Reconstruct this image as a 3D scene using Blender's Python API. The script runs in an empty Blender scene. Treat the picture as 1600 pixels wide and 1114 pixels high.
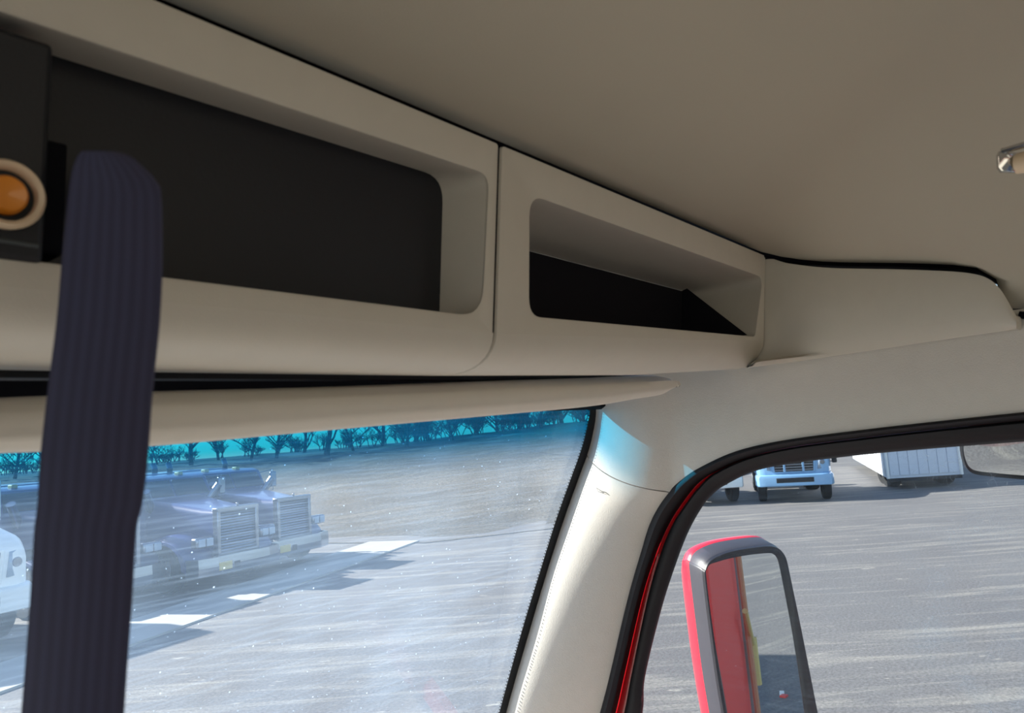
import bpy, bmesh, math, random
from mathutils import Vector, Matrix

S = bpy.context.scene
COL = S.collection
random.seed(7)
PI = math.pi
H = 2.8                      # eye height of the photographer, sitting high in the cab
YAW = math.radians(50)       # looking 50 degrees to the right of the truck's forward (+Y)
PITCH = math.atan(126.7 / 1150)
ROLL = math.atan(0.066)
FPX = 1150.0

# ------------------------------------------------------------------ camera
Fh = Vector((math.sin(YAW), math.cos(YAW), 0)); Rh = Vector((math.cos(YAW), -math.sin(YAW), 0))
F = (Fh * math.cos(PITCH) + Vector((0, 0, 1)) * math.sin(PITCH)).normalized()
V = (Vector((0, 0, 1)) * math.cos(PITCH) - Fh * math.sin(PITCH)).normalized()
R = Rh * math.cos(ROLL) - V * math.sin(ROLL)
U = Rh * math.sin(ROLL) + V * math.cos(ROLL)
EYE = Vector((0, 0, H))
cd = bpy.data.cameras.new('camera'); cam = bpy.data.objects.new('camera', cd); COL.objects.link(cam)
M = Matrix((R, U, -F)).transposed().to_4x4(); M.translation = EYE
cam.matrix_world = M
cd.sensor_width = 36; cd.lens = 36 * FPX / 1600; cd.clip_start = 0.02; cd.clip_end = 1000
cd.dof.use_dof = True; cd.dof.focus_distance = 2.6; cd.dof.aperture_fstop = 10.5
S.camera = cam

# ------------------------------------------------------------------ sky, sun, exposure
SUN_AZ = math.radians(-24); SUN_EL = math.radians(31)     # ahead of the truck, a little to its left
W = bpy.data.worlds.new('sky'); S.world = W; W.use_nodes = True
wn = W.node_tree.nodes; wl = W.node_tree.links
bgn = wn['Background']
sky = wn.new('ShaderNodeTexSky'); sky.sky_type = 'NISHITA'; sky.sun_disc = False
sky.sun_elevation = SUN_EL; sky.sun_rotation = SUN_AZ; sky.air_density = 1.0; sky.dust_density = 0.6; sky.ozone_density = 1.5
wl.new(sky.outputs[0], bgn.inputs[0]); bgn.inputs[1].default_value = 0.125
sd = bpy.data.lights.new('sun', 'SUN'); sd.energy = 6.0; sd.angle = math.radians(0.6); sd.color = (1, .95, .86)
sun = bpy.data.objects.new('sun', sd); COL.objects.link(sun)
tosun = Vector((math.sin(SUN_AZ) * math.cos(SUN_EL), math.cos(SUN_AZ) * math.cos(SUN_EL), math.sin(SUN_EL)))
sun.rotation_euler = tosun.to_track_quat('Z', 'Y').to_euler(); sun.location = (0, 0, 12)
S.view_settings.view_transform = 'Standard'; S.view_settings.look = 'None'
S.view_settings.gamma = 1; S.view_settings.use_curve_mapping = False
S.view_settings.exposure = 1.1
S.cycles.max_bounces = 10; S.cycles.diffuse_bounces = 6; S.cycles.transparent_max_bounces = 16

# ------------------------------------------------------------------ geometry helpers
def ray(px, py):
    return F + R * ((px - 800) / FPX) - U * ((py - 557) / FPX)
def at_y(px, py, y):
    d = ray(px, py); return EYE + d * (y / d.y)
def at_x(px, py, x):
    d = ray(px, py); return EYE + d * (x / d.x)
def at_z(px, py, z):
    d = ray(px, py); return EYE + d * ((z - H) / d.z)
def at_d(px, py, dep):
    return EYE + ray(px, py) * dep
def at_plane(px, py, p, n):
    d = ray(px, py); return EYE + d * ((p - EYE).dot(n) / d.dot(n))
def gw(a, d, z=0):            # ground frame: a metres to the right, d metres away along the line of sight
    v = Rh * a + Fh * d; return Vector((v.x, v.y, z))
def bez(P, t):
    a, b, c, d = P; s = 1 - t
    return (a[0]*s**3 + 3*b[0]*s*s*t + 3*c[0]*s*t*t + d[0]*t**3, a[1]*s**3 + 3*b[1]*s*s*t + 3*c[1]*s*t*t + d[1]*t**3)
def cat(pts, k=6):            # Catmull-Rom resampling of tuples
    out = []; n = len(pts)
    for i in range(n - 1):
        p0 = pts[max(i-1, 0)]; p1 = pts[i]; p2 = pts[i+1]; p3 = pts[min(i+2, n-1)]
        for j in range(k):
            t = j / k
            out.append(tuple(0.5*((2*b) + (-a+c)*t + (2*a-5*b+4*c-d)*t*t + (-a+3*b-3*c+d)*t**3) for a, b, c, d in zip(p0, p1, p2, p3)))
    out.append(tuple(pts[-1])); return out
def lerp_tab(tab, x):
    if x <= tab[0][0]: (x0, y0), (x1, y1) = tab[0], tab[1]
    elif x >= tab[-1][0]: (x0, y0), (x1, y1) = tab[-2], tab[-1]
    else:
        for i in range(len(tab)-1):
            if tab[i][0] <= x <= tab[i+1][0]: (x0, y0), (x1, y1) = tab[i], tab[i+1]; break
    return y0 + (y1-y0)*(x-x0)/(x1-x0)

LEAN = .125
class MB:
    def __init__(self): self.v = []; self.f = []
    def vert(self, p): self.v.append(tuple(p)); return len(self.v)-1
    def poly(self, pts): self.f.append([self.vert(p) for p in pts]); return self
    def grid(self, rows, close=False):
        b = len(self.v); n = len(rows[0])
        for r in rows:
            for p in r: self.v.append(tuple(p))
        for i in range(len(rows)-1):
            for j in range(n if close else n-1):
                k = (j+1) % n
                self.f.append([b+i*n+j, b+i*n+k, b+(i+1)*n+k, b+(i+1)*n+j])
        return self
    def cap(self, loop, flip=False):
        ids = [self.vert(p) for p in loop]
        self.f.append(ids[::-1] if flip else ids); return self
    def box(self, c, s, taper=None, rz=0, rx=0):
        cx, cy, cz = c; hx, hy, hz = s[0]/2, s[1]/2, s[2]/2
        tx, ty = taper or (1, 1); P = []
        for z, kx, ky in ((-hz, 1, 1), (hz, tx, ty)):
            for x, y in ((-hx, -hy), (hx, -hy), (hx, hy), (-hx, hy)):
                v = Vector((x*kx, y*ky, z))
                if rx: v = Matrix.Rotation(rx, 3, 'X') @ v
                if rz: v = Matrix.Rotation(rz, 3, 'Z') @ v
                P.append(v + Vector(c))
        b = len(self.v); self.v += [tuple(p) for p in P]
        for q in ((0,3,2,1),(4,5,6,7),(0,1,5,4),(1,2,6,5),(2,3,7,6),(3,0,4,7)): self.f.append([b+i for i in q])
        return self
    def tube(self, pts, r, n=8, caps=True):
        pts = [Vector(p) for p in pts]; rs = r if isinstance(r, (list, tuple)) else [r]*len(pts); rows = []
        for i, p in enumerate(pts):
            d = (pts[min(i+1, len(pts)-1)] - pts[max(i-1, 0)]).normalized()
            a = d.cross(Vector((0, 0, 1)))
            if a.length < 1e-3: a = Vector((1, 0, 0))
            a.normalize(); b = d.cross(a)
            rows.append([p + (a*math.cos(2*PI*k/n) + b*math.sin(2*PI*k/n))*rs[i] for k in range(n)])
        self.grid(rows, True)
        if caps: self.cap(rows[0]); self.cap(rows[-1], True)
        return self
    def lathe(self, prof, c, axis, n=32):       # prof: (radius, height along axis)
        ax = Vector(axis).normalized(); a = ax.orthogonal().normalized(); b = ax.cross(a); c = Vector(c)
        rows = [[c + ax*h + (a*math.cos(2*PI*k/n) + b*math.sin(2*PI*k/n))*r for k in range(n)] for r, h in prof]
        return self.grid(rows, True)
    def prism(self, poly, x0, x1, inset=0.0):    # poly in (y,z), extruded along x
        n = len(poly); A = [(x0, y, z) for y, z in poly]; B = [(x1, y, z) for y, z in poly]
        self.grid([A, B], True); self.cap(A, True); self.cap(B); return self
    def lean(self):            # the console face leans: its foot is further forward than its top
        self.v = [(x, y + LEAN*(.30 - (z-H)), z) for x, y, z in self.v]; return self
    def build(self, name, mat, parent=None, smooth=False, bevel=0, segs=2, weld=True, angle=40):
        me = bpy.data.meshes.new(name); me.from_pydata([tuple(v) for v in self.v], [], self.f)
        bm = bmesh.new(); bm.from_mesh(me)
        if weld: bmesh.ops.remove_doubles(bm, verts=bm.verts, dist=1e-5)
        bmesh.ops.recalc_face_normals(bm, faces=bm.faces); bm.to_mesh(me); bm.free()
        me.materials.append(MAT[mat] if isinstance(mat, str) else mat)
        o = bpy.data.objects.new(name, me); COL.objects.link(o)
        if parent:
            o.parent = parent
        if bevel:
            m = o.modifiers.new('bevel', 'BEVEL'); m.width = bevel; m.segments = segs; m.limit_method = 'ANGLE'; m.angle_limit = math.radians(35)
        if smooth or bevel:
            me.polygons.foreach_set('use_smooth', [True]*len(me.polygons))
            me.set_sharp_from_angle(angle=math.radians(angle))
        return o

def tag(o, label=None, cat_=None, group=None, kind=None):
    if label: o['label'] = label
    if cat_: o['category'] = cat_
    if group: o['group'] = group
    if kind: o['kind'] = kind
    return o
def empty(name, loc=(0, 0, 0), rz=0):
    o = bpy.data.objects.new(name, None); COL.objects.link(o); o.location = loc; o.rotation_euler = (0, 0, rz)
    o.empty_display_size = .2; return o
def rehome(e):                 # put an Empty at a thing's base while its world-space parts stay put
    for ch in e.children:
        ch.location = -Vector(e.location)
def copy_tree(o, parent=None):
    c = o.copy(); COL.objects.link(c)
    if parent: c.parent = parent
    for ch in o.children: copy_tree(ch, c)
    return c
def quad_loop(C, rad, k=7):    # rounded quadrilateral, C = 4 (u,v) corners
    out = []
    for i in range(4):
        p = Vector(C[i]); a = (Vector(C[i-1]) - p); b = (Vector(C[(i+1) % 4]) - p)
        r = rad[i] if isinstance(rad, (list, tuple)) else rad
        p0 = p + a.normalized()*r; p1 = p + b.normalized()*r
        for j in range(k):
            t = j/(k-1); out.append((p0*(1-t)**2 + p*2*t*(1-t) + p1*t*t))
    return out

# ------------------------------------------------------------------ materials
MAT = {}
def lin(c): return tuple(((x/255)/12.92 if x <= 10 else ((x/255+.055)/1.055)**2.4) for x in c) + (1,)
def mat(name, rgb, rough=.6, metal=0, spec=.5, noise=0, nscale=40, bump=0, bscale=300, coat=0, emit=0):
    m = bpy.data.materials.new(name); m.use_nodes = True; MAT[name] = m
    nt = m.node_tree; N = nt.nodes; L = nt.links; b = N['Principled BSDF']
    c = lin(rgb); b.inputs['Base Color'].default_value = c
    b.inputs['Roughness'].default_value = rough; b.inputs['Metallic'].default_value = metal
    b.inputs['Specular IOR Level'].default_value = spec; b.inputs['Coat Weight'].default_value = coat
    tc = N.new('ShaderNodeTexCoord')
    nz = N.new('ShaderNodeTexNoise'); nz.inputs['Scale'].default_value = nscale; nz.inputs['Detail'].default_value = 5
    L.new(tc.outputs['Object'], nz.inputs['Vector'])
    k = noise or .04
    mx = N.new('ShaderNodeMix'); mx.data_type = 'RGBA'
    mx.inputs[6].default_value = tuple(x*(1-k) for x in c[:3]) + (1,); mx.inputs[7].default_value = tuple(min(1, x*(1+k)) for x in c[:3]) + (1,)
    L.new(nz.outputs[0], mx.inputs[0]); L.new(mx.outputs[2], b.inputs['Base Color'])
    if bump:
        n2 = N.new('ShaderNodeTexNoise'); n2.inputs['Scale'].default_value = bscale; n2.inputs['Detail'].default_value = 3
        L.new(tc.outputs['Object'], n2.inputs['Vector'])
        bp = N.new('ShaderNodeBump'); bp.inputs['Strength'].default_value = bump; bp.inputs['Distance'].default_value = .001
        L.new(n2.outputs[0], bp.inputs['Height']); L.new(bp.outputs[0], b.inputs['Normal'])
    if emit:
        b.inputs['Emission Color'].default_value = c; b.inputs['Emission Strength'].default_value = emit
    return m
mat('beige_plastic', (190, 184, 171), .55, bump=.25, bscale=900, spec=.35)
mat('pillar_plastic', (202, 196, 187), .6, bump=.5, bscale=500, spec=.3)
mat('headliner_cloth', (174, 167, 151), .95, bump=.6, bscale=1400, spec=.1, noise=.06, nscale=3)
mat('visor_vinyl', (204, 198, 186), .6, bump=.3, bscale=800, spec=.3)
mat('black_plastic', (22, 24, 30), .5, spec=.35, bump=.2)
mat('cubby_black', (20, 19, 26), .8, spec=.2)
mat('floor_mat', (150, 146, 140), .9)
mat('slot_grey', (58, 64, 66), .5)
mat('rubber', (26, 25, 28), .62, spec=.35, bump=.3, bscale=200)
mat('gap_black', (8, 9, 16), .8, spec=.1)
mat('frit', (12, 13, 18), .5)
mat('red_paint', (205, 14, 26), .25, coat=.6)
mat('mirror_shell_red', (232, 36, 58), .35, coat=.4)
mat('side_red', (238, 52, 46), .6, spec=.3)
mat('mirror_bezel', (62, 60, 68), .45, bump=.3, bscale=400)
mat('mirror_gasket', (30, 26, 32), .4)
mat('mirror_glass', (225, 228, 228), .01, metal=1)
mat('chrome', (205, 208, 212), .12, metal=1)
mat('amber_plastic', (214, 130, 30), .35, coat=.3)
mat('cream_plastic', (214, 190, 158), .4)
mat('dash_plastic', (206, 200, 192), .8)
mat('steel_grey', (150, 156, 158), .4, metal=.5)
mat('tan_strap', (196, 140, 100), .7)
mat('yellow_metal', (214, 196, 120), .5)
mat('navy_paint', (36, 52, 104), .3, coat=.4)
mat('slate_paint', (50, 62, 108), .3, coat=.4)
mat('pale_blue_paint', (128, 172, 210), .3, coat=.4)
mat('white_paint', (232, 232, 228), .4)
mat('tyre', (22, 22, 24), .85)
mat('rim', (190, 194, 200), .3, metal=.8)
mat('truck_glass', (20, 26, 36), .08, spec=.8)
mat('truck_chrome', (128, 136, 150), .25, metal=.9)
mat('plate_yellow', (196, 176, 110), .5)
mat('lamp_glass', (150, 166, 184), .1, spec=.8)
mat('concrete', (160, 158, 154), .85, noise=.12, nscale=2)
mat('white_panel', (206, 212, 222), .6)
mat('bark', (58, 46, 42), .9)
mat('brush_wood', (70, 60, 52), .95)
mat('litter_white', (236, 230, 222), .6)
mat('litter_red', (220, 40, 40), .6)

def belt_mat():
    m = mat('belt_web', (58, 58, 76), .75, spec=.25); nt = m.node_tree; N = nt.nodes; L = nt.links; b = N['Principled BSDF']
    uv = N.new('ShaderNodeUVMap'); uv.uv_map = 'weave'
    w = N.new('ShaderNodeTexWave'); w.bands_direction = 'X'; w.inputs['Scale'].default_value = 2.6; w.inputs['Distortion'].default_value = .25
    L.new(uv.outputs[0], w.inputs['Vector'])
    mx = N.new('ShaderNodeMix'); mx.data_type = 'RGBA'; mx.inputs[6].default_value = lin((54, 54, 74)); mx.inputs[7].default_value = lin((62, 62, 84))
    L.new(w.outputs['Fac'], mx.inputs[0]); L.new(mx.outputs[2], b.inputs['Base Color'])
    w2 = N.new('ShaderNodeTexWave'); w2.bands_direction = 'Y'; w2.inputs['Scale'].default_value = 60
    L.new(uv.outputs[0], w2.inputs['Vector'])
    ad = N.new('ShaderNodeMath'); ad.operation = 'ADD'; L.new(w.outputs['Fac'], ad.inputs[0]); L.new(w2.outputs['Fac'], ad.inputs[1])
    bp = N.new('ShaderNodeBump'); bp.inputs['Strength'].default_value = .3; bp.inputs['Distance'].default_value = .0003
    L.new(ad.outputs[0], bp.inputs['Height']); L.new(bp.outputs[0], b.inputs['Normal'])
belt_mat()

def ground_mat(name, base, light, dark, streak_ang, streak_amt, grain, tc_scale=1.0, spots=0, bumpd=.01, gm=.6):
    m = bpy.data.materials.new(name); m.use_nodes = True; MAT[name] = m
    nt = m.node_tree; N = nt.nodes; L = nt.links; b = N['Principled BSDF']; b.inputs['Roughness'].default_value = .85; b.inputs['Specular IOR Level'].default_value = .3
    tc = N.new('ShaderNodeTexCoord')
    mp = N.new('ShaderNodeMapping'); mp.inputs['Rotation'].default_value = (0, 0, -streak_ang); mp.inputs['Scale'].default_value = (tc_scale,)*3
    L.new(tc.outputs['Object'], mp.inputs[0])
    st = N.new('ShaderNodeMapping'); st.inputs['Scale'].default_value = (.22, 2.6, 1); L.new(mp.outputs[0], st.inputs[0])
    n1 = N.new('ShaderNodeTexNoise'); n1.inputs['Scale'].default_value = 1.1; n1.inputs['Detail'].default_value = 11; n1.inputs['Roughness'].default_value = .68; n1.inputs['Distortion'].default_value = .5
    L.new(st.outputs[0], n1.inputs['Vector'])
    r1 = N.new('ShaderNodeValToRGB'); r1.color_ramp.elements[0].position = .5; r1.color_ramp.elements[1].position = .76
    L.new(n1.outputs[0], r1.inputs[0])
    n2 = N.new('ShaderNodeTexNoise'); n2.inputs['Scale'].default_value = .35; n2.inputs['Detail'].default_value = 6; L.new(mp.outputs[0], n2.inputs['Vector'])
    n3 = N.new('ShaderNodeTexNoise'); n3.inputs['Scale'].default_value = grain; n3.inputs['Detail'].default_value = 6; n3.inputs['Roughness'].default_value = .8; L.new(tc.outputs['Object'], n3.inputs['Vector'])
    def mix(f, a, bb, k=1):
        x = N.new('ShaderNodeMix'); x.data_type = 'RGBA'
        for s, v in ((6, a), (7, bb)):
            if isinstance(v, tuple): x.inputs[s].default_value = v
            else: L.new(v, x.inputs[s])
        mm = N.new('ShaderNodeMath'); mm.operation = 'MULTIPLY'; mm.inputs[1].default_value = k; mm.use_clamp = True; L.new(f, mm.inputs[0]); L.new(mm.outputs[0], x.inputs[0]); return x.outputs[2]
    c = mix(n2.outputs[0], lin(dark), lin(base))
    c = mix(r1.outputs[0], c, lin(light), streak_amt)
    r3 = N.new('ShaderNodeValToRGB'); r3.color_ramp.elements[0].position = .35; r3.color_ramp.elements[1].position = .65; L.new(n3.outputs[0], r3.inputs[0])
    g = N.new('ShaderNodeMix'); g.data_type = 'RGBA'; g.blend_type = 'MULTIPLY'; g.inputs[0].default_value = gm
    L.new(c, g.inputs[6]); L.new(r3.outputs[0], g.inputs[7]); out = g.outputs[2]
    if spots:
        n4 = N.new('ShaderNodeTexNoise'); n4.inputs['Scale'].default_value = 2.4; n4.inputs['Detail'].default_value = 8; n4.inputs['Roughness'].default_value = .7
        sp = N.new('ShaderNodeMapping'); sp.inputs['Scale'].default_value = (.7, 1.6, 1); L.new(mp.outputs[0], sp.inputs[0]); L.new(sp.outputs[0], n4.inputs['Vector'])
        r4 = N.new('ShaderNodeValToRGB'); r4.color_ramp.elements[0].position = .62; r4.color_ramp.elements[1].position = .7; L.new(n4.outputs[0], r4.inputs[0])
        out = mix(r4.outputs[0], out, lin((196, 190, 176)), spots)
    L.new(out, b.inputs['Base Color'])
    bp = N.new('ShaderNodeBump'); bp.inputs['Strength'].default_value = .6; bp.inputs['Distance'].default_value = bumpd
    L.new(n3.outputs[0], bp.inputs['Height']); L.new(bp.outputs[0], b.inputs['Normal'])
    return m
ground_mat('asphalt', (134, 131, 130), (190, 184, 172), (106, 104, 107), -YAW, .75, 28, spots=.55)
ground_mat('gravel_dirt', (150, 138, 120), (188, 176, 156), (96, 92, 88), -YAW + .12, .6, 13, tc_scale=.5, bumpd=.2, gm=.85)

def glass_mat(name, tint_low, tint_top, z_fade, z_top, veil, veil_col, speck, streak, streak_rot, refl=.08, axis='Z', lib=0):
    m = bpy.data.materials.new(name); m.use_nodes = True; MAT[name] = m
    nt = m.node_tree; N = nt.nodes; L = nt.links; N.remove(N['Principled BSDF']); out = N['Material Output']
    tc = N.new('ShaderNodeTexCoord'); sx = N.new('ShaderNodeSeparateXYZ'); L.new(tc.outputs['Object'], sx.inputs[0])
    mr = N.new('ShaderNodeMapRange'); mr.interpolation_type = 'SMOOTHSTEP'; mr.inputs[1].default_value = z_fade; mr.inputs[2].default_value = z_top
    L.new(sx.outputs['Z'], mr.inputs[0])
    tm = N.new('ShaderNodeMix'); tm.data_type = 'RGBA'; tm.inputs[6].default_value = tint_low; tm.inputs[7].default_value = tint_top; L.new(mr.outputs[0], tm.inputs[0])
    tr = N.new('ShaderNodeBsdfTransparent'); L.new(tm.outputs[2], tr.inputs[0])
    df = N.new('ShaderNodeBsdfDiffuse'); df.inputs[0].default_value = veil_col
    tl = N.new('ShaderNodeBsdfTranslucent'); vm = N.new('ShaderNodeMix'); vm.data_type = 'RGBA'; vm.blend_type = 'MULTIPLY'; vm.inputs[0].default_value = 1
    vm.inputs[6].default_value = veil_col; L.new(tm.outputs[2], vm.inputs[7]); L.new(vm.outputs[2], tl.inputs[0])
    dm = N.new('ShaderNodeMixShader'); dm.inputs[0].default_value = .75; L.new(df.outputs[0], dm.inputs[1]); L.new(tl.outputs[0], dm.inputs[2])
    # dust amount
    mp = N.new('ShaderNodeMapping'); mp.inputs['Rotation'].default_value = streak_rot; mp.inputs['Scale'].default_value = (4, 4, 120); L.new(tc.outputs['Object'], mp.inputs[0])
    n1 = N.new('ShaderNodeTexNoise'); n1.inputs['Scale'].default_value = 2; n1.inputs['Detail'].default_value = 6; L.new(mp.outputs[0], n1.inputs['Vector'])
    n2 = N.new('ShaderNodeTexNoise'); n2.inputs['Scale'].default_value = 5; n2.inputs['Detail'].default_value = 4; L.new(tc.outputs['Object'], n2.inputs['Vector'])
    vo = N.new('ShaderNodeTexVoronoi'); vo.inputs['Scale'].default_value = 90; L.new(tc.outputs['Object'], vo.inputs['Vector'])
    vr = N.new('ShaderNodeMapRange'); vr.inputs[1].default_value = .06; vr.inputs[2].default_value = .16; vr.inputs[3].default_value = speck; vr.inputs[4].default_value = 0; L.new(vo.outputs['Distance'], vr.inputs[0])
    n5 = N.new('ShaderNodeTexNoise'); n5.inputs['Scale'].default_value = 260; L.new(tc.outputs['Object'], n5.inputs['Vector'])
    r5 = N.new('ShaderNodeMapRange'); r5.inputs[1].default_value = .56; r5.inputs[2].default_value = .68; r5.inputs[3].default_value = 0; r5.inputs[4].default_value = 1; L.new(n5.outputs[0], r5.inputs[0])
    mul = N.new('ShaderNodeMath'); mul.operation = 'MULTIPLY'; L.new(vr.outputs[0], mul.inputs[0]); L.new(r5.outputs[0], mul.inputs[1])
    if lib:
        ve = N.new('ShaderNodeTexVoronoi'); ve.feature = 'DISTANCE_TO_EDGE'; ve.inputs['Scale'].default_value = 16
        nd = N.new('ShaderNodeTexNoise'); nd.inputs['Scale'].default_value = 9; L.new(tc.outputs['Object'], nd.inputs['Vector'])
        vm_ = N.new('ShaderNodeVectorMath'); vm_.operation = 'ADD'; L.new(tc.outputs['Object'], vm_.inputs[0]); L.new(nd.outputs['Color'], vm_.inputs[1]); L.new(vm_.outputs[0], ve.inputs['Vector'])
        er = N.new('ShaderNodeMapRange'); er.inputs[1].default_value = .004; er.inputs[2].default_value = .012; er.inputs[3].default_value = lib; er.inputs[4].default_value = 0; L.new(ve.outputs['Distance'], er.inputs[0])
        # wiped smear toward the rear of the pane
        mr2 = N.new('ShaderNodeMapRange'); mr2.interpolation_type = 'SMOOTHSTEP'; mr2.inputs[1].default_value = .40; mr2.inputs[2].default_value = .30; L.new(sx.outputs['Y'], mr2.inputs[0])
        n7 = N.new('ShaderNodeTexNoise'); n7.inputs['Scale'].default_value = 14; n7.inputs['Detail'].default_value = 6; L.new(tc.outputs['Object'], n7.inputs['Vector'])
        r7 = N.new('ShaderNodeMapRange'); r7.inputs[1].default_value = .42; r7.inputs[2].default_value = .62; L.new(n7.outputs[0], r7.inputs[0])
        k1 = N.new('ShaderNodeMath'); k1.operation = 'MULTIPLY'; L.new(er.outputs[0], k1.inputs[0]); L.new(r7.outputs[0], k1.inputs[1])
        k2 = N.new('ShaderNodeMath'); k2.operation = 'MULTIPLY_ADD'; k2.inputs[1].default_value = .08; L.new(r7.outputs[0], k2.inputs[0]); L.new(k1.outputs[0], k2.inputs[2])
        k3 = N.new('ShaderNodeMath'); k3.operation = 'MULTIPLY'; L.new(k2.outputs[0], k3.inputs[0]); L.new(mr2.outputs[0], k3.inputs[1])
        k4 = N.new('ShaderNodeMath'); k4.operation = 'ADD'; L.new(mul.outputs[0], k4.inputs[0]); L.new(k3.outputs[0], k4.inputs[1]); mul = k4
    sr = N.new('ShaderNodeMapRange'); sr.inputs[1].default_value = .45; sr.inputs[2].default_value = .75; sr.inputs[3].default_value = 0; sr.inputs[4].default_value = streak; L.new(n1.outputs[0], sr.inputs[0])
    br = N.new('ShaderNodeMapRange'); br.inputs[1].default_value = .3; br.inputs[2].default_value = .7; br.inputs[3].default_value = veil*.6; br.inputs[4].default_value = veil*1.4; L.new(n2.outputs[0], br.inputs[0])
    a1 = N.new('ShaderNodeMath'); a1.operation = 'ADD'; L.new(mul.outputs[0], a1.inputs[0]); L.new(sr.outputs[0], a1.inputs[1])
    a2 = N.new('ShaderNodeMath'); a2.operation = 'ADD'; a2.use_clamp = True; L.new(a1.outputs[0], a2.inputs[0]); L.new(br.outputs[0], a2.inputs[1])
    mx = N.new('ShaderNodeMixShader'); L.new(a2.outputs[0], mx.inputs[0]); L.new(tr.outputs[0], mx.inputs[1]); L.new(dm.outputs[0], mx.inputs[2])
    gl = N.new('ShaderNodeBsdfGlossy'); gl.inputs['Roughness'].default_value = .02
    fr = N.new('ShaderNodeFresnel'); fr.inputs[0].default_value = 1.3
    fm = N.new('ShaderNodeMath'); fm.operation = 'MULTIPLY'; fm.inputs[1].default_value = refl; L.new(fr.outputs[0], fm.inputs[0])
    m2 = N.new('ShaderNodeMixShader'); L.new(fm.outputs[0], m2.inputs[0]); L.new(mx.outputs[0], m2.inputs[1]); L.new(gl.outputs[0], m2.inputs[2])
    L.new(m2.outputs[0], out.inputs[0]); return m
glass_mat('windshield_glass', (.92, .97, .99, 1), (.01, .28, .50, 1), H - .085, H + .012, .085, (.55, .74, 1.0, 1), .9, .06, (0, math.radians(14), 0))
glass_mat('side_glass', (.90, .95, .96, 1), (.90, .95, .96, 1), 0, 1, .03, (.9, .95, 1, 1), .3, .04, (math.radians(20), 0, 0), lib=.35)

# ================================================================== OUTSIDE GROUND
MB().grid([[gw(a, d, 0) for a in (-260, -60, 0, 60, 260)] for d in (-60, -10, 20, 60, 260)]).build('floor_asphalt_lot', 'asphalt')
tag(bpy.data.objects['floor_asphalt_lot'], kind='structure')

def d0(a): return lerp_tab([(-80, 34), (-20, 29), (-8, 23.5), (-2.7, 21.2), (1.4, 22.8), (5, 24)], a)
rows = []
for j in range(46):
    t = j/45; row = []
    for i in range(70):
        a = -90 + 94*i/69 + t*9
        d = d0(a - t*9) + t*34
        s = max(0, min(1, t/.9)); s = s*s*(3-2*s)
        crest = lerp_tab([(-90, 2.55), (-35, 2.65), (-9, 3.0), (4, 3.6), (20, 4)], a)
        z = -.03 + s*crest + (.10*math.sin(a*1.3+d*.7) + .07*math.sin(a*2.9-d*1.9) + .05*random.random())*min(1, t*8)*(1-s*.6)
        if t < .001: z = .015
        row.append(gw(a, d, z))
    rows.append(row)
o = MB().grid(rows).build('terrain_gravel_bank', 'gravel_dirt', smooth=True, weld=False); tag(o, kind='structure')

# concrete apron strip beside the parked trucks
pA = at_z(655, 846, .0); pB = at_z(200, 1012, .0); dirv = (pB - pA).normalized(); nrm = Vector((-dirv.y, dirv.x, 0))
if nrm.dot(Fh) < 0: nrm = -nrm
wd = 1.15; pB = pA + dirv*22
mb = MB(); lo = [pA, pB, pB + nrm*wd, pA + nrm*wd*1.4]
mb.grid([[Vector((p.x, p.y, -.05)) for p in lo], [Vector((p.x, p.y, .035)) for p in lo]], True); mb.cap([Vector((p.x, p.y, .035)) for p in lo])
tag(mb.build('floor_concrete_strip', 'concrete'), kind='structure')

# ================================================================== TREES ON THE BANK
def make_tree(seed, height, spread):
    rnd = random.Random(seed); trunk = MB(); br = MB()
    def grow(mb, p, d, L, r, lev):
        pts = [p]; rs = [r]; q = p.copy(); dd = d.copy(); n = 4
        for i in range(n):
            dd = (dd + Vector((rnd.uniform(-1, 1), rnd.uniform(-1, 1), rnd.uniform(-.2, .5)))*.22).normalized()
            q = q + dd*L/n; pts.append(q.copy()); rs.append(r*(1 - .55*(i+1)/n))
        mb.tube(pts, rs, 6 if lev == 0 else 3, caps=False)
        if lev < 4:
            kn = [13, 6, 4, 3][lev]
            for k in range(kn):
                t = rnd.uniform(.06 if lev == 0 else .15, 1); idx = min(n-1, int(t*n)); f = t*n - idx
                bp = pts[idx].lerp(pts[idx+1], f)
                az = rnd.uniform(0, 2*PI); side = Vector((math.cos(az), math.sin(az), rnd.uniform(.15, .9)))
                nd = (dd*.45 + side*spread).normalized()
                grow(br, bp, nd, L*rnd.uniform(.4, .62), max(rs[idx]*.5, .017), lev+1)
    grow(trunk, Vector((0, 0, -.3)), Vector((rnd.uniform(-.1, .1), rnd.uniform(-.1, .1), 1)).normalized(), height, height*.034, 0)
    e = empty('bare_tree'); trunk.build('trunk', 'bark', e, weld=False); br.build('branches', 'bark', e, weld=False)
    return e
protos = [make_tree(11, 4.6, .8), make_tree(12, 3.6, .95), make_tree(13, 5.4, .75), make_tree(14, 3.0, 1.05)]
spots = [(18, 1, 52, 1), (70, 3, 55, .9), (292, 0, 52, 1.05), (335, 1, 55, .9), (385, 3, 50, 1.1), (425, 1, 52, 1), (468, 2, 56, .8), (503, 2, 50, 1.1),
         (545, 3, 52, 1.1), (590, 0, 54, 1), (628, 1, 50, .9), (662, 2, 53, 1), (700, 3, 50, 1), (738, 0, 55, 1), (770, 1, 51, 1), (805, 2, 54, .9), (838, 3, 50, 1.1), (872, 0, 53, 1), (905, 1, 51, 1), (240, 3, 56, .7)]
LAB = ['tall bare tree', 'bare twiggy tree', 'high straight bare tree', 'low spreading bare tree']
first = {}
order = sorted(spots); 
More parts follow.
